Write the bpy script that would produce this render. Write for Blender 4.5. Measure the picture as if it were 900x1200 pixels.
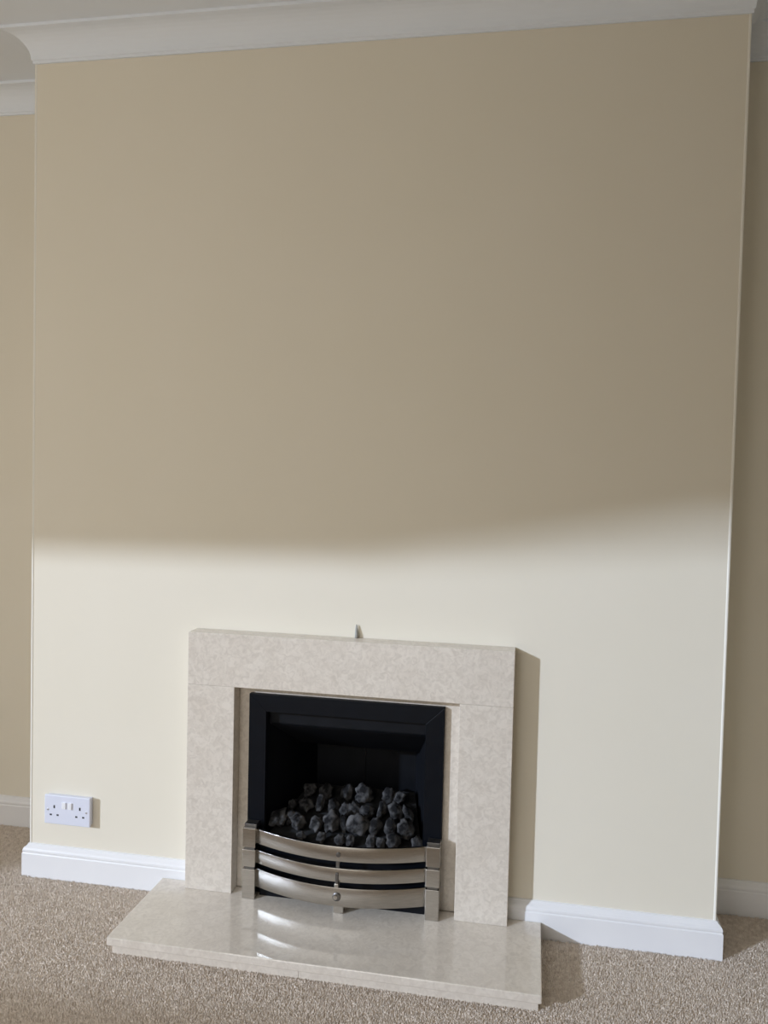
import bpy, bmesh, math, random
import numpy as np
from mathutils import Vector, Matrix, noise

for o in list(bpy.data.objects):
    bpy.data.objects.remove(o)
S = bpy.context.scene
C = S.collection

# ------------------------------------------------------------------ camera
YAW, PITCH, ROLL, F = 0.1509, -0.0328, 0.0253, 818.4
cam_d = bpy.data.cameras.new('camera')
cam = bpy.data.objects.new('camera', cam_d)
C.objects.link(cam)
fw = Vector((-math.sin(YAW)*math.cos(PITCH), math.cos(YAW)*math.cos(PITCH), math.sin(PITCH)))
rt = Vector((math.cos(YAW), math.sin(YAW), 0))
up = rt.cross(fw)
r2 = rt*math.cos(ROLL) + up*math.sin(ROLL)
u2 = up*math.cos(ROLL) - rt*math.sin(ROLL)
M = Matrix((r2, u2, -fw)).transposed().to_4x4()
M.translation = Vector((1.4553, -1.8506, 1.2014))
cam.matrix_world = M
cam_d.sensor_fit = 'HORIZONTAL'
cam_d.sensor_width = 36
cam_d.lens = F/900*36
cam_d.shift_x = -51.7/900
cam_d.shift_y = -11.4/900
cam_d.clip_start = 0.02
S.camera = cam

# ------------------------------------------------------------------ light
S.view_settings.view_transform = 'Standard'
S.view_settings.look = 'None'
S.view_settings.gamma = 1
S.view_settings.use_curve_mapping = False
S.view_settings.exposure = 0.0

SUN_DIR = Vector((1.25, 1.0, -0.525)).normalized()
SUN_ENERGY = 2.4
SKY = 1.9
sun_d = bpy.data.lights.new('sun', 'SUN')
sun_d.energy = SUN_ENERGY
sun_d.angle = math.radians(1.3)
sun_d.color = (0.80, 0.94, 1.17)
sun = bpy.data.objects.new('sun', sun_d)
C.objects.link(sun)
sun.rotation_euler = SUN_DIR.to_track_quat('-Z', 'Y').to_euler()

world = bpy.data.worlds.new('sky')
S.world = world
world.use_nodes = True
wn, wl = world.node_tree.nodes, world.node_tree.links
wn.clear()
wo = wn.new('ShaderNodeOutputWorld')
wb = wn.new('ShaderNodeBackground')
wb.inputs['Strength'].default_value = SKY
wg = wn.new('ShaderNodeTexCoord')
wx = wn.new('ShaderNodeSeparateXYZ')
wr = wn.new('ShaderNodeValToRGB')
wm = wn.new('ShaderNodeMapRange')
wm.inputs['From Min'].default_value = -1
wl.new(wg.outputs['Generated'], wx.inputs[0])
wl.new(wx.outputs['Z'], wm.inputs['Value'])
wl.new(wm.outputs[0], wr.inputs['Fac'])
e = wr.color_ramp.elements
e[0].position = 0.47; e[0].color = (1.0, 0.95, 0.87, 1)      # ground beyond the window
e[1].position = 0.53; e[1].color = (1.0, 0.97, 0.92, 1)       # hazy horizon
e2 = e.new(1.0); e2.color = (0.95, 0.97, 1.0, 1)
wl.new(wr.outputs[0], wb.inputs['Color'])
wl.new(wb.outputs[0], wo.inputs['Surface'])

# window opening in the wall opposite the fireplace (out of frame, to the left)
WX0, WX1, WZ0, WZ1, WY = -3.18, -0.15, 1.0, 2.43, -2.4
GX0, GX1, GZ1 = -0.10, 1.1, 2.2     # doorway added beside it for fill light, behind the camera
for px0, px1, pz0, pz1 in ((WX0, WX1, WZ0, WZ1), (GX0, GX1, 0.0, GZ1)):
    por_d = bpy.data.lights.new('daylight_portal', 'AREA')
    por_d.shape = 'RECTANGLE'
    por_d.size = px1-px0
    por_d.size_y = pz1-pz0
    por_d.cycles.is_portal = True
    por = bpy.data.objects.new('daylight_portal', por_d)
    C.objects.link(por)
    por.location = ((px0+px1)/2, WY-0.03, (pz0+pz1)/2)
    por.rotation_euler = Vector((0, 1, 0)).to_track_quat('-Z', 'Z').to_euler()

# ------------------------------------------------------------------ materials
def mat(name, col, rough=0.6, metal=0.0, var=None, scale=20, bump=0.0, bscale=200, detail=4,
        stops=(0.35, 0.65), spec=0.5, coat=0.0, aniso=None, vec='Object', stretch=None):
    m = bpy.data.materials.new(name)
    m.use_nodes = True
    n, l = m.node_tree.nodes, m.node_tree.links
    b = n['Principled BSDF']
    b.inputs['Base Color'].default_value = (*col, 1)
    b.inputs['Roughness'].default_value = rough
    b.inputs['Metallic'].default_value = metal
    b.inputs['Specular IOR Level'].default_value = spec
    b.inputs['Coat Weight'].default_value = coat
    b.inputs['Coat Roughness'].default_value = 0.08
    tc = n.new('ShaderNodeTexCoord')
    src = tc.outputs[vec]
    if stretch:
        mp = n.new('ShaderNodeMapping')
        mp.inputs['Scale'].default_value = stretch
        l.new(src, mp.inputs[0]); src = mp.outputs[0]
    if var:
        t = n.new('ShaderNodeTexNoise')
        t.inputs['Scale'].default_value = scale
        t.inputs['Detail'].default_value = detail
        l.new(src, t.inputs['Vector'])
        r = n.new('ShaderNodeValToRGB')
        r.color_ramp.elements[0].position = stops[0]
        r.color_ramp.elements[1].position = stops[1]
        r.color_ramp.elements[0].color = (*col, 1)
        r.color_ramp.elements[1].color = (*var, 1)
        l.new(t.outputs['Fac'], r.inputs['Fac'])
        l.new(r.outputs[0], b.inputs['Base Color'])
    if bump:
        t2 = n.new('ShaderNodeTexNoise')
        t2.inputs['Scale'].default_value = bscale
        t2.inputs['Detail'].default_value = 3
        l.new(src, t2.inputs['Vector'])
        bp = n.new('ShaderNodeBump')
        bp.inputs['Strength'].default_value = bump
        bp.inputs['Distance'].default_value = 0.002
        l.new(t2.outputs['Fac'], bp.inputs['Height'])
        l.new(bp.outputs[0], b.inputs['Normal'])
    if aniso is not None:
        b.inputs['Anisotropic'].default_value = aniso
    return m

M_wall = mat('cream_emulsion', (0.80, 0.745, 0.625), 0.75, var=(0.81, 0.755, 0.64), scale=3, bump=0.06, bscale=120, spec=0.25)
M_bead = mat('pale_cream_bead', (0.86, 0.83, 0.75), 0.6, var=(0.87, 0.84, 0.76), scale=30)
M_ceil = mat('white_ceiling_paint', (0.84, 0.885, 0.95), 0.8, var=(0.86, 0.90, 0.96), scale=4, bump=0.05, spec=0.2)
M_gloss = mat('white_gloss_paint', (0.83, 0.825, 0.835), 0.3, var=(0.85, 0.845, 0.85), scale=8)
M_carp = mat('beige_carpet', (0.70, 0.59, 0.49), 0.95, var=(0.95, 0.84, 0.73), scale=90, detail=8, stops=(0.32, 0.68), spec=0.05)
M_back = mat('carpet_backing', (0.62, 0.52, 0.43), 0.95, var=(0.70, 0.60, 0.50), scale=150, spec=0.05)


def stone(name, c0, c1, c2, rough, coat):
    m = bpy.data.materials.new(name)
    m.use_nodes = True
    n, l = m.node_tree.nodes, m.node_tree.links
    b = n['Principled BSDF']
    tc = n.new('ShaderNodeTexCoord')
    oi = n.new('ShaderNodeObjectInfo')
    ad = n.new('ShaderNodeVectorMath'); ad.operation = 'ADD'
    l.new(tc.outputs['Object'], ad.inputs[0]); l.new(oi.outputs['Random'], ad.inputs[1])
    big = n.new('ShaderNodeTexNoise'); big.inputs['Scale'].default_value = 14; big.inputs['Detail'].default_value = 6
    big.inputs['Distortion'].default_value = 0.6
    fine = n.new('ShaderNodeTexNoise'); fine.inputs['Scale'].default_value = 65; fine.inputs['Distortion'].default_value = 1.2; fine.inputs['Detail'].default_value = 5
    vor = n.new('ShaderNodeTexVoronoi'); vor.inputs['Scale'].default_value = 55
    for t in (big, fine, vor):
        l.new(ad.outputs[0], t.inputs['Vector'])
    r1 = n.new('ShaderNodeValToRGB')
    r1.color_ramp.elements[0].position = 0.25; r1.color_ramp.elements[0].color = (*c0, 1)
    r1.color_ramp.elements[1].position = 0.65; r1.color_ramp.elements[1].color = (*c1, 1)
    l.new(big.outputs['Fac'], r1.inputs[0])
    r2_ = n.new('ShaderNodeValToRGB')
    r2_.color_ramp.elements[0].position = 0.38; r2_.color_ramp.elements[0].color = (0, 0, 0, 1)
    r2_.color_ramp.elements[1].position = 0.68; r2_.color_ramp.elements[1].color = (0.75, 0.75, 0.75, 1)
    l.new(fine.outputs['Fac'], r2_.inputs[0])
    mx = n.new('ShaderNodeMixRGB'); mx.inputs['Color2'].default_value = (*c2, 1)
    l.new(r2_.outputs[0], mx.inputs['Fac']); l.new(r1.outputs[0], mx.inputs['Color1'])
    r3 = n.new('ShaderNodeValToRGB')                              # scattered pale shell flecks
    r3.color_ramp.elements[0].position = 0.0; r3.color_ramp.elements[0].color = (0.45, 0.45, 0.45, 1)
    r3.color_ramp.elements[1].position = 0.16; r3.color_ramp.elements[1].color = (0, 0, 0, 1)
    l.new(vor.outputs['Distance'], r3.inputs[0])
    mx2 = n.new('ShaderNodeMixRGB'); mx2.inputs['Color2'].default_value = tuple(min(1, v*1.12) for v in c1) + (1,)
    l.new(r3.outputs[0], mx2.inputs['Fac']); l.new(mx.outputs[0], mx2.inputs['Color1'])
    l.new(mx2.outputs[0], b.inputs['Base Color'])
    b.inputs['Roughness'].default_value = rough
    b.inputs['Coat Weight'].default_value = coat
    b.inputs['Coat Roughness'].default_value = 0.03
    b.inputs['Coat IOR'].default_value = 1.7
    return m


M_stone = stone('honed_limestone', (0.69, 0.62, 0.535), (0.74, 0.675, 0.59), (0.57, 0.505, 0.43), 0.38, 0.1)
M_hearth = stone('polished_limestone', (0.70, 0.63, 0.54), (0.77, 0.70, 0.61), (0.61, 0.54, 0.46), 0.3, 1.0)
M_black = mat('satin_black_steel', (0.0025, 0.0035, 0.006), 0.4, var=(0.003, 0.0045, 0.0075), scale=30, spec=0.15)
M_box = mat('matt_black_lining', (0.003, 0.004, 0.006), 0.6, var=(0.005, 0.006, 0.009), scale=18, bump=0.1, spec=0.18)
M_bed = mat('dark_ember_bed', (0.008, 0.008, 0.009), 0.9, var=(0.02, 0.02, 0.02), scale=80, bump=0.6, bscale=90)
M_coal = mat('ceramic_coal', (0.008, 0.008, 0.009), 0.9, var=(0.19, 0.185, 0.185), scale=30, bump=0.9, bscale=130, stops=(0.36, 0.74), spec=0.2)
M_steel = mat('brushed_steel', (0.40, 0.38, 0.35), 0.22, metal=1.0, var=(0.50, 0.475, 0.44), scale=60, stretch=(0.6, 0.6, 14), stops=(0.3, 0.7), bump=0.10, bscale=180)
M_dsteel = mat('dark_steel', (0.16, 0.155, 0.15), 0.4, metal=1.0, var=(0.2, 0.19, 0.18), scale=60)
M_plast = mat('white_plastic', (0.74, 0.76, 0.86), 0.3, var=(0.75, 0.77, 0.87), scale=10)
M_rock = mat('bright_white_plastic', (0.88, 0.88, 0.90), 0.25, var=(0.89, 0.89, 0.91), scale=10)
M_hole = mat('dark_pin_hole', (0.03, 0.03, 0.035), 0.7, var=(0.04, 0.04, 0.045), scale=10)
M_screw = mat('plated_screw', (0.45, 0.44, 0.45), 0.4, metal=0.7, var=(0.5, 0.49, 0.5), scale=10)
M_cable = mat('grey_cable', (0.34, 0.34, 0.32), 0.6, var=(0.40, 0.40, 0.38), scale=40)
M_added_blind = mat('added_blind_cloth', (0.7, 0.68, 0.62), 0.9, var=(0.72, 0.70, 0.64), scale=60)

M_sky_blocker = mat('brown_sky_blocker', (0.30, 0.23, 0.16), 0.9, var=(0.36, 0.28, 0.2), scale=5)
M_added_sheer = mat('added_sheer_border', (0.8, 0.8, 0.76), 0.9, var=(0.82, 0.82, 0.78), scale=60)  # half-clear strip, added to soften the shade edge at the right
_n, _l = M_added_sheer.node_tree.nodes, M_added_sheer.node_tree.links
_mx, _tr = _n.new('ShaderNodeMixShader'), _n.new('ShaderNodeBsdfTransparent')
_mx.inputs[0].default_value = 0.3
_l.new(_tr.outputs[0], _mx.inputs[1]); _l.new(_n['Principled BSDF'].outputs[0], _mx.inputs[2])
_l.new(_mx.outputs[0], _n['Material Output'].inputs['Surface'])

# ------------------------------------------------------------------ helpers
def link(name, bm, m, parent=None, smooth=False):
    me = bpy.data.meshes.new(name)
    bmesh.ops.recalc_face_normals(bm, faces=bm.faces)
    bm.to_mesh(me); bm.free()
    me.materials.append(m)
    if smooth:
        for p in me.polygons: p.use_smooth = True
    o = bpy.data.objects.new(name, me)
    C.objects.link(o)
    if parent:
        o.parent = parent
        o.matrix_parent_inverse = parent.matrix_basis.inverted()
    return o


def tag(o, label, cat, group=None):
    o['label'] = label; o['category'] = cat
    if group: o['group'] = group
    return o


def struct(name, bm, m, label=None, smooth=False):
    o = link(name, bm, m, None, smooth)
    o['kind'] = 'structure'
    if label:
        o['label'] = label
    return o


def empty(name, loc):
    o = bpy.data.objects.new(name, None)
    o.location = loc
    o.empty_display_size = 0.05
    C.objects.link(o)
    return o


def box(bm, x0, x1, y0, y1, z0, z1, bev=0.0, seg=2):
    r = bmesh.ops.create_cube(bm, size=1)
    vs = r['verts']
    bmesh.ops.scale(bm, vec=(x1-x0, y1-y0, z1-z0), verts=vs)
    bmesh.ops.translate(bm, vec=((x0+x1)/2, (y0+y1)/2, (z0+z1)/2), verts=vs)
    if bev:
        es = list({e for v in vs for e in v.link_edges})
        bmesh.ops.bevel(bm, geom=es, offset=bev, segments=seg, profile=0.5, affect='EDGES')
    return bm


def bx(*a, **k):
    return box(bmesh.new(), *a, **k)


def loft(rings, closed=True, caps=True):
    bm = bmesh.new()
    V = [[bm.verts.new(p) for p in r] for r in rings]
    n = len(rings[0])
    for a, b in zip(V, V[1:]):
        for i in range(n if closed else n-1):
            j = (i+1) % n
            bm.faces.new((a[i], a[j], b[j], b[i]))
    if caps and closed:
        bm.faces.new(V[0]); bm.faces.new(V[-1][::-1])
    return bm


def sweep(path, profile, caps=True):
    """mould a profile (out, up) along a plan path of (x, y, nx, ny): mitred by the given outward direction"""
    rings = [[(x+nx*o, y+ny*o, z) for o, z in profile] for x, y, nx, ny in path]
    return loft(rings, True, caps)


# ------------------------------------------------------------------ the setting
W, HC, H1 = 1.947, 2.44, 2.3645
AL, AR = 0.2545, 0.207          # depth of the left and right alcoves
XL, XR = -3.45, 3.1
FZ = -0.006                     # carpet backing; the pile stands up to about zero
OX0, OX1, OZ = 0.700, 1.229, 0.590   # hole in the breast for the fire

bm = bmesh.new()
box(bm, 0, OX0, 0, 0.42, FZ, HC)
box(bm, OX1, W, 0, 0.42, FZ, HC)
box(bm, OX0, OX1, 0, 0.42, OZ, HC)
box(bm, OX0, OX1, 0.30, 0.42, FZ, OZ)
breast = struct('wall_chimney_breast', bm, M_wall, 'cream painted chimney breast around the fireplace')
for x in (0.0, W):
    rings = []
    s = 1 if x == 0 else -1
    prof = [(x-s*0.0012, 0.006), (x-s*0.0012, -0.0006), (x+s*0.0006, -0.0018), (x+s*0.0038, -0.0016), (x+s*0.0058, 0.0002), (x+s*0.0058, 0.004)]
    rings = [[(px, py, z) for px, py in prof] for z in (0.08, H1+0.02)]
    link('corner_bead', loft(rings), M_bead, breast)

struct('wall_back', box(bx(XL, 0.001, AL, AL+0.1, FZ, HC), W-0.001, XR, AR, AR+0.1, FZ, HC), M_wall, 'cream alcove wall set back on both sides of the chimney breast')
struct('wall_left', bx(XL-0.1, XL, WY, AL, FZ, HC), M_wall)
struct('wall_right', bx(XR, XR+0.1, WY, AR, FZ, HC), M_wall)
bm = bmesh.new()
T = 0.06
box(bm, XL, WX0, WY-T, WY, FZ, HC)
box(bm, WX1, GX0, WY-T, WY, FZ, HC)
box(bm, GX1, XR, WY-T, WY, FZ, HC)
box(bm, GX0, GX1, WY-T, WY, GZ1, HC)
box(bm, WX0, WX1, WY-T, WY, FZ, WZ0)
box(bm, WX0, WX1, WY-T, WY, WZ1, HC)
struct('wall_front', bm, M_wall)
bm = bmesh.new()
fr = 0.035
box(bm, WX0, WX1, WY-0.055, WY-0.005, WZ0, WZ0+fr)
box(bm, WX0, WX0+fr, WY-0.055, WY-0.005, WZ0, WZ1)
box(bm, WX1-fr, WX1, WY-0.055, WY-0.005, WZ0, WZ1)
win = struct('window_1', bm, M_gloss, 'white framed window opposite the fireplace')
# cloth added out of view to cast the breast's shade edge, sheer strip softens it
HEM = [(WX0, 2.225), (-2.5, 2.234), (-2.0, 2.254), (-1.6, 2.315), (-1.1, 2.405), (-0.6, 2.42), (WX1, 2.425)]
SHEER = [0.001, 0.004, 0.03, 0.06, 0.10, 0.10, 0.10]
yb = WY-0.004
link('added_blind', loft([[(x, yb, z), (x, yb, WZ1), (x, yb+0.0015, WZ1), (x, yb+0.0015, z)] for x, z in HEM]), M_added_blind, win)
link('added_blind_border', loft([[(x, yb+0.0005, z-d), (x, yb+0.0005, z), (x, yb+0.001, z), (x, yb+0.001, z-d)] for (x, z), d in zip(HEM, SHEER)]), M_added_sheer, win)
bm = bmesh.new()
for a, b in ((GX0, GX0+0.05), (GX1-0.05, GX1), ((GX0+GX1)/2-0.03, (GX0+GX1)/2+0.03)):
    box(bm, a, b, WY-0.055, WY-0.005, FZ, GZ1)
box(bm, GX0+0.05, GX1-0.05, WY-0.055, WY-0.005, GZ1-0.05, GZ1)
box(bm, GX0+0.05, GX1-0.05, WY-0.055, WY-0.005, FZ, 0.06)
struct('fill_door_1', bm, M_gloss, 'white framed double doorway added for fill light opposite the fireplace')  # unseen doorway, added to even out the fill across the breast
struct('wall_sky_blocker', bx(-11, -1.6, -5.7, -5.5, FZ, 2.4), M_sky_blocker, 'brown wall added outside the window to block low sky light')  # unseen blocker, added to dim sky and ground light on the left
struct('ceiling', bx(XL, XR, WY, 0.42, HC, HC+0.08), M_ceil)
floor = struct('floor', bx(XL, XR, WY, 0.42, FZ-0.05, FZ), M_back, 'beige cut pile carpet')

# skirting boards
SK = [(0.0, FZ), (0.016, FZ), (0.016, 0.0630), (0.0140, 0.0660), (0.0143, 0.0680), (0.0150, 0.0700), (0.0146, 0.0745),
      (0.0122, 0.0795), (0.0080, 0.0830), (0.0050, 0.0860), (0.0040, 0.0895), (0.0, 0.0906)]
SX0, SX1 = 0.5208, 1.4181
r = 1.0
struct('baseboard_breast_left', sweep([(0, AL-0.016, -1, 0), (0, 0, -1, -1), (SX0, 0, 0, -1)], SK), M_gloss, 'white moulded skirting board left of the fireplace')
struct('baseboard_breast_right', sweep([(SX1, 0, 0, -1), (W, 0, 1, -1), (W, AR-0.016, 1, 0)], SK), M_gloss, 'white moulded skirting board right of the fireplace')
struct('baseboard_alcove_left', sweep([(XL, AL, 0, -1), (-0.0, AL, 0, -1)], SK), M_gloss, 'white skirting board in the left alcove')
struct('baseboard_alcove_right', sweep([(W, AR, 0, -1), (XR, AR, 0, -1)], SK), M_gloss, 'white skirting board in the right alcove')

# coved cornice
CP = 0.064
cv = [(0.0, H1), (0.005, H1), (0.005, H1+0.007)]
for i in range(9):
    a = math.radians(90*i/8)
    cv.append((0.008 + (CP-0.014)*(1-math.cos(a)), H1+0.009 + (HC-H1-0.018)*math.sin(a)))
cv += [(CP, HC-0.008), (CP, HC), (0.0, HC)]
struct('trim_1', sweep([(0, AL-CP, -1, 0), (0, 0, -1, -1), (W, 0, 1, -1), (W, AR-CP, 1, 0)], cv), M_ceil, 'white coved cornice round the chimney breast', smooth=False)
struct('trim_2', sweep([(XL, AL, 0, -1), (0, AL, 0, -1)], cv), M_ceil, 'white coved cornice in the left alcove')
struct('trim_3', sweep([(W, AR, 0, -1), (XR, AR, 0, -1)], cv), M_ceil, 'white coved cornice in the right alcove')

# ------------------------------------------------------------------ hearth
HX0, HX1, HD, HH = 0.4341, 1.5058, 0.2834, 0.0411
hearth = empty('hearth', ((HX0+HX1)/2, -HD/2, FZ))
tag(hearth, 'polished beige limestone hearth slab lying on the carpet below the fire', 'hearth')
link('top_slab', bx(HX0, HX1, -HD, -0.0165, HH-0.021, HH, bev=0.0022), M_hearth, hearth)
link('riser', bx(HX0+0.010, 0.93, -HD+0.009, -0.0165, FZ, HH-0.0212, bev=0.0012), M_hearth, hearth)
link('riser', bx(0.9302, HX1-0.007, -HD+0.009, -0.0165, FZ, HH-0.0212, bev=0.0012), M_hearth, hearth)

# ------------------------------------------------------------------ fireplace surround
SD, SH = 0.053, 0.7637
IX0, IX1, IZ = 0.6578, 1.2789, 0.618
FY = -0.016                     # face of the slips and plane the fire trim is fixed to
sur = empty('fireplace_surround', ((SX0+SX1)/2, -SD/2, HH))
tag(sur, 'plain honed beige limestone fireplace surround on the chimney breast', 'fireplace surround')
z0 = HH+0.0002
link('jamb', bx(SX0, IX0, -SD, -0.0002, z0, IZ-0.0003, bev=0.0012), M_stone, sur)
link('jamb', bx(IX1, SX1, -SD, -0.0002, z0, IZ-0.0003, bev=0.0012), M_stone, sur)
link('lintel', bx(SX0, SX1, -SD, -0.0002, IZ, SH, bev=0.0012), M_stone, sur)
link('slip', bx(IX0+0.0003, OX0+0.004, FY, -0.0002, z0, IZ-0.0005, bev=0.0006), M_stone, sur)
link('slip', bx(OX1-0.004, IX1-0.0003, FY, -0.0002, z0, IZ-0.0005, bev=0.0006), M_stone, sur)
link('slip', bx(OX0+0.0043, OX1-0.0043, FY, -0.0002, OZ-0.004, IZ-0.0005, bev=0.0006), M_stone, sur)

# ------------------------------------------------------------------ gas fire
FX0, FX1, FZT = 0.6917, 1.2374, 0.5969
NX0, NX1, NZ = 0.742, 1.187, 0.549
fire = empty('gas_fire', ((FX0+FX1)/2, 0.1, HH))
tag(fire, 'black inset gas fire with deep dark firebox inside the stone surround', 'fire')
ty0, ty1 = FY-0.014, FY-0.0003


def prism(pts, y0, y1, bev=0.0012):
    bm = loft([[(x, y0, z) for x, z in pts], [(x, y1, z) for x, z in pts]])
    bmesh.ops.bevel(bm, geom=bm.edges[:], offset=bev, segments=2, profile=0.5, affect='EDGES')
    return bm


link('trim_stile', prism([(FX0, z0), (NX0, z0), (NX0, NZ), (FX0, FZT)], ty0, ty1), M_black, fire)
link('trim_stile', prism([(NX1, z0), (FX1, z0), (FX1, FZT), (NX1, NZ)], ty0, ty1), M_black, fire)
link('trim_rail', prism([(FX0, FZT), (NX0, NZ), (NX1, NZ), (FX1, FZT)], ty0, ty1), M_black, fire)
BX0, BX1, BD = 0.808, 1.121, 0.235
BZ = HH-0.02
# splayed cheeks, back panel, roof, floor of the box
def quad_slab(pts, off):
    a = [Vector(p) for p in pts]; o = Vector(off)
    return loft([a, [p+o for p in a]])
YF = -0.012
link('cheek', quad_slab([(NX0-0.004, YF, z0), (BX0, BD, z0), (BX0, BD, 0.60-0.012), (NX0-0.004, YF, 0.586)], (-0.006, 0.002, 0)), M_box, fire)
link('cheek', quad_slab([(NX1+0.004, YF, z0), (BX1, BD, z0), (BX1, BD, 0.60-0.012), (NX1+0.004, YF, 0.586)], (0.006, 0.002, 0)), M_box, fire)
bp = link('back_panel', bx(BX0-0.006, BX1+0.006, BD, BD+0.008, z0, 0.588), M_box, fire)
link('back_rib', bx(0.955, 0.963, BD-0.004, BD+0.001, 0.20, 0.40), M_box, bp)
link('box_roof', bx(OX0+0.004, OX1-0.004, YF, BD+0.008, 0.582, 0.588), M_box, fire)
# sloping canopy: a folded lip at the front, then a plate that rises towards the flue
bm = loft([[(x, -0.006, 0.548), (x, -0.006, 0.512), (x, 0.000, 0.505), (x, 0.150, 0.400), (x, 0.156, 0.404), (x, 0.006, 0.512), (x, 0.0, 0.548)]
           for x in (NX0+0.001, NX1-0.001)])
for v in bm.verts:
    k = max(0, (v.co.y-0.0)/BD)
    xl = NX0+0.001+(BX0-NX0)*k; xr = NX1-0.001-(NX1-BX1)*k
    v.co.x = xl if v.co.x < 0.96 else xr
link('canopy', bm, M_box, fire)
# fuel bed: a dark sloping tray that carries the coals
def bed_z(y):
    return 0.196 + (y+0.03)*0.30
bm = bmesh.new()
nx, ny = 30, 14
grid = []
for j in range(ny+1):
    y = -0.034 + (0.19+0.034)*j/ny
    k = max(0, (y+0.012)/(BD+0.012))
    xl = NX0+0.006+(BX0-NX0)*k; xr = NX1-0.006-(NX1-BX1)*k
    grid.append([bm.verts.new((xl+(xr-xl)*i/nx, y, bed_z(y)-0.001+0.002*noise.noise(Vector((xl+(xr-xl)*i/nx, y, 0))*60))) for i in range(nx+1)])
for j in range(ny):
    for i in range(nx):
        bm.faces.new((grid[j][i], grid[j][i+1], grid[j+1][i+1], grid[j+1][i]))
lo = [[bm.verts.new((v.co.x, v.co.y, z0+0.03)) for v in row] for row in (grid[0], grid[-1])]
for row, l in zip((grid[0], grid[-1]), lo):
    for i in range(nx):
        bm.faces.new((row[i], row[i+1], l[i+1], l[i]))
link('fuel_bed', bm, M_bed, fire)
link('ash_cover', bx(0.736, 1.198, -0.044, -0.036, z0, 0.194, bev=0.001), M_black, fire)

# ------------------------------------------------------------------ steel fret in front of the fire
fret = empty('fire_fret', (0.967, -0.06, HH))
tag(fret, 'brushed steel three bar fret with bowed bars standing on the hearth', 'fire fret')
BARS = [(0.192, 0.232), (0.137, 0.174), (0.071, 0.122)]
PL = (0.694, 0.731); PR = (1.202, 1.239)
PY0, PY1 = -0.066, ty0-0.0005
for a, b in (PL, PR):
    bm = bmesh.new()
    zs = [(z0, 0.1235), (0.1300, 0.1775), (0.1840, 0.2370)]
    for lo_, hi in zs:
        box(bm, a, b, PY0, PY1, lo_, hi, bev=0.0014)
    post = link('post', bm, M_steel, fret)
    for lo_, hi in ((0.1235, 0.1300), (0.1775, 0.1840)):
        link('collar', bx(a+0.004, b-0.004, PY0+0.005, PY1-0.004, lo_-0.0005, hi+0.0005), M_dsteel, post)
    link('post_cap', bx(a+0.001, b-0.001, PY0+0.010, PY1-0.0002, 0.2368, 0.2445, bev=0.0012), M_dsteel, post)
XA, XB, BULGE = PL[1]-0.006, PR[0]+0.006, 0.048


def bar_y(x):
    t = (x-XA)/(XB-XA)*2-1
    return -0.053 - BULGE*(1-t*t)


for z1, z2 in BARS:
    rings = []
    n = 44
    for i in range(n+1):
        x = XA+(XB-XA)*i/n
        t = (x-XA)/(XB-XA)*2-1
        y = bar_y(x)
        slope = 2*BULGE*t*2/(XB-XA)
        nrm = Vector((slope, -1, 0)).normalized()
        b = 0.0016
        pr = [(0, z1+b), (0, z2-b), (-b*0.3, z2-b*0.3), (-b, z2), (-0.006, z2), (-0.006, z1), (-b, z1), (-b*0.3, z1+b*0.3)]
        rings.append([(x+nrm.x*o, y+nrm.y*o, z) for o, z in pr])
    bar = link('bar', loft(rings), M_steel, fret, smooth=True)
    me = bar.data
    try:
        me.set_sharp_from_angle(angle=math.radians(25))
    except Exception:
        pass
yc = bar_y(0.973)


def stud(x, z, r, dep, m, name, parent):
    rings = []
    for rr, yy in ((r, 0.0008), (r, -dep*0.5), (r*0.8, -dep), (0.0006, -dep*1.1)):
        rings.append([(x+rr*math.cos(2*math.pi*k/14), yc+yy, z+rr*math.sin(2*math.pi*k/14)) for k in range(14)])
    return link(name, loft(rings), m, parent, smooth=False)


stud(0.975, 0.211, 0.0065, 0.003, M_dsteel, 'stud', fret)
stud(0.972, 0.098, 0.0115, 0.0035, M_dsteel, 'stud', fret)
stud(0.970, 0.098, 0.007, 0.006, M_steel, 'stud_centre', fret)
link('lever', bx(0.968, 0.976, yc-0.004, yc+0.0005, 0.136, 0.162, bev=0.0012), M_dsteel, fret)
link('lever_tip', bx(0.9665, 0.9785, yc-0.007, yc+0.001, 0.126, 0.1365, bev=0.002), M_steel, fret)
link('centre_foot', bx(0.958, 0.986, -0.082, -0.066, z0, 0.0775, bev=0.0012), M_steel, fret)
link('centre_stay', bx(0.967, 0.977, yc+0.0062, yc+0.011, 0.0775, 0.225, bev=0.001), M_dsteel, fret)

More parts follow.
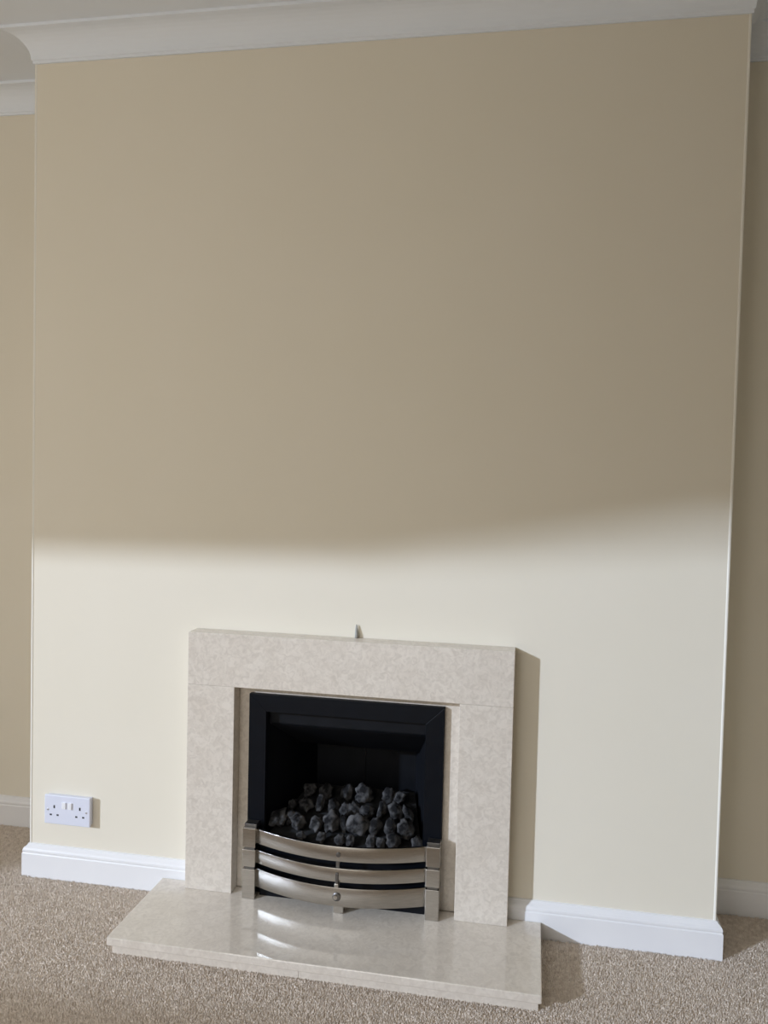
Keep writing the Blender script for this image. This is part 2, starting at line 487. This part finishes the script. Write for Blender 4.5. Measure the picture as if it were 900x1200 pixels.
# ------------------------------------------------------------------ coals
COALS = {
 'back': [(0.82, 0.13, 0.264, 0.0148), (0.871, 0.13, 0.27, 0.0178), (0.932, 0.13, 0.275, 0.0166), (0.987, 0.13, 0.266, 0.0249), (1.058, 0.13, 0.278, 0.0150), (1.090, 0.13, 0.262, 0.0150)],
 'middle': [(0.787, 0.07, 0.245, 0.0149), (0.831, 0.07, 0.242, 0.0172), (0.868, 0.075, 0.262, 0.0140), (0.912, 0.07, 0.262, 0.0161), (0.946, 0.07, 0.250, 0.0140), (0.975, 0.07, 0.247, 0.0161), (1.012, 0.065, 0.251, 0.0165), (1.052, 0.075, 0.266, 0.0140), (1.093, 0.07, 0.257, 0.0184), (1.130, 0.07, 0.252, 0.0145)],
 'front': [(0.769, 0.01, 0.221, 0.0200), (0.800, 0.02, 0.240, 0.0125), (0.827, 0.005, 0.223, 0.0189), (0.878, 0.01, 0.218, 0.0167), (0.924, 0.01, 0.239, 0.0225), (0.960, 0.015, 0.238, 0.0145), (0.999, 0.01, 0.234, 0.0240), (1.047, 0.01, 0.240, 0.0167), (1.090, 0.015, 0.246, 0.0150), (1.134, 0.01, 0.236, 0.0225)],
 'edge': [(0.848, -0.03, 0.214, 0.0109), (0.905, -0.03, 0.216, 0.0115), (0.960, -0.035, 0.218, 0.0131), (0.988, -0.03, 0.219, 0.0120), (1.045, -0.03, 0.222, 0.0120), (1.073, -0.033, 0.222, 0.0115), (1.104, -0.025, 0.224, 0.0185), (1.172, -0.025, 0.228, 0.0131)],
}
ORD = ['first', 'second', 'third', 'fourth', 'fifth', 'sixth', 'seventh', 'eighth', 'ninth', 'tenth']
ROWN = {'back': 'rearmost row of the fire', 'middle': 'second row from the back', 'front': 'row behind the steel bars', 'edge': 'low line along the top bar'}
rng = random.Random(5)
for row, items in COALS.items():
    for i, (x, y, z, r) in enumerate(items):
        bm = bmesh.new()
        bmesh.ops.create_icosphere(bm, subdivisions=3, radius=1)
        sd = Vector((rng.random()*50, rng.random()*50, rng.random()*50))
        sx, sz = rng.uniform(0.75, 1.15), rng.uniform(1.0, 1.5)
        if row == 'edge':
            sz = rng.uniform(0.8, 1.0)
        rot = Matrix.Rotation(rng.uniform(-0.6, 0.6), 3, 'Y') @ Matrix.Rotation(rng.uniform(0, 6), 3, 'Z')
        zb = bed_z(y) + 0.001
        for v in bm.verts:
            p = v.co.normalized()
            # facetted lump: plane cuts plus noise
            k = 1 + 0.38*noise.noise(p*1.5+sd) + 0.26*noise.noise(p*3.2+sd) + 0.10*noise.noise(p*7+sd)
            cell = noise.voronoi(p*1.3+sd)[0][0]
            k *= 0.80+0.36*cell
            q = Vector((p.x*sx, p.y*0.95, p.z*sz))*k*r*1.10
            q = rot @ q
            v.co = q
        zmin = min(v.co.z for v in bm.verts)
        zmax = max(v.co.z for v in bm.verts)
        # rest the lump on the bed, keeping its top where it is
        top = z + zmax
        f = (top-zb)/(zmax-zmin)
        f = max(0.85, min(1.9, f))
        for v in bm.verts:
            v.co.z = (v.co.z-zmin)*f
        o = link('coal', bm, M_coal, None, smooth=True)
        o.location = (x, y, zb)
        tag(o, 'dark grey ceramic coal, %s from the left in the %s' % (ORD[i], ROWN[row]), 'coal', 'coals in the gas fire')

# ------------------------------------------------------------------ wall socket
KX, KZ = 0.0589, 0.2486
sock = empty('wall_socket', (KX+0.073, 0, KZ-0.043))
tag(sock, 'white double electrical socket on the cream wall above the left skirting', 'socket')
link('back_box', bx(KX+0.003, KX+0.143, -0.011, -0.0002, KZ-0.083, KZ-0.003, bev=0.001), M_plast, sock)
face = link('faceplate', bx(KX, KX+0.146, -0.018, -0.011, KZ-0.086, KZ, bev=0.0025), M_plast, sock)
ky = -0.018
def kbox(name, u, v, w, h, d0, d1, m, bev=0.0):
    return link(name, bx(KX+u-w/2, KX+u+w/2, ky-d1, ky+d0, KZ-v-h/2, KZ-v+h/2, bev=bev), m, sock)
for u0, s in ((0.032, 0), (0.114, 0)):
    kbox('pin_hole', u0, 0.034, 0.0050, 0.0090, 0.001, 0.0003, M_hole)
    kbox('pin_hole', u0-0.0110, 0.058, 0.0068, 0.0048, 0.001, 0.0003, M_hole)
    kbox('pin_hole', u0+0.0110, 0.058, 0.0068, 0.0048, 0.001, 0.0003, M_hole)
kbox('rocker_switch', 0.064, 0.028, 0.012, 0.019, 0.001, 0.0035, M_rock, 0.001)
kbox('rocker_switch', 0.083, 0.028, 0.012, 0.019, 0.001, 0.0035, M_rock, 0.001)
for u in (0.0115, 0.1345):
    rings = [[(KX+u+rr*math.cos(2*math.pi*k/12), ky-dd, KZ-0.043+rr*math.sin(2*math.pi*k/12)) for k in range(12)] for rr, dd in ((0.0034, -0.001), (0.0034, 0.0004), (0.0024, 0.0009))]
    link('screw', loft(rings), M_screw, sock)

# ------------------------------------------------------------------ cable end behind the mantel
rings = []
for x, y, z, rr in ((0.987, -0.0075, SH+0.0004, 0.0050), (0.987, -0.0075, SH+0.012, 0.0048), (0.986, -0.0065, SH+0.022, 0.0036), (0.9855, -0.0055, SH+0.034, 0.0018), (0.9855, -0.005, SH+0.037, 0.0006)):
    rings.append([(x+rr*math.cos(2*math.pi*k/10), y+rr*math.sin(2*math.pi*k/10), z) for k in range(10)])
tag(link('cable_end', loft(rings), M_cable, None, smooth=True), 'short grey cable end poking up behind the stone mantel edge', 'cable')

# ------------------------------------------------------------------ carpet pile
rs = np.random.RandomState(3)
pitch = 0.0038
gx = np.arange(-0.75, 2.75, pitch); gy = np.arange(-0.72, 0.25, pitch)
X, Y = np.meshgrid(gx, gy)
X = X.ravel()+rs.uniform(-.5, .5, X.size)*pitch
Y = Y.ravel()+rs.uniform(-.5, .5, Y.size)*pitch
keep = ~((X > HX0+0.012) & (X < HX1-0.009) & (Y > -HD+0.011))
keep &= ~((X > -0.018) & (X < W+0.018) & (Y > -0.018))
keep &= ~((X <= 0) & (Y > AL-0.019)) & ~((X > W) & (Y > AR-0.019))
X, Y = X[keep], Y[keep]
N = X.size
rad = rs.uniform(0.0028, 0.0038, N)
hgt = rs.uniform(0.0045, 0.0070, N)
tx = rs.normal(0, 0.0013, N); tyy = rs.normal(0, 0.0013, N)
ang = rs.uniform(0, 6.28, N)
co = np.zeros((N, 4, 3), np.float32)
for k in range(3):
    a = ang+k*2*math.pi/3
    co[:, k, 0] = X+rad*np.cos(a); co[:, k, 1] = Y+rad*np.sin(a); co[:, k, 2] = FZ
co[:, 3, 0] = X+tx; co[:, 3, 1] = Y+tyy; co[:, 3, 2] = FZ+hgt
base = np.arange(N, dtype=np.int32)[:, None]*4
tri = np.stack([base+np.array([0, 1, 3]), base+np.array([1, 2, 3]), base+np.array([2, 0, 3])], 1).astype(np.int32)
me = bpy.data.meshes.new('carpet_pile')
me.vertices.add(N*4); me.vertices.foreach_set('co', co.ravel())
me.loops.add(N*9); me.loops.foreach_set('vertex_index', tri.ravel())
me.polygons.add(N*3); me.polygons.foreach_set('loop_start', np.arange(0, N*9, 3, dtype=np.int32))
me.update(); me.validate()
me.materials.append(M_carp)
for_smooth = np.ones(N*3, bool); me.polygons.foreach_set('use_smooth', for_smooth)
pile = bpy.data.objects.new('carpet_pile', me)
C.objects.link(pile)
pile.parent = floor
pile['kind'] = 'stuff'
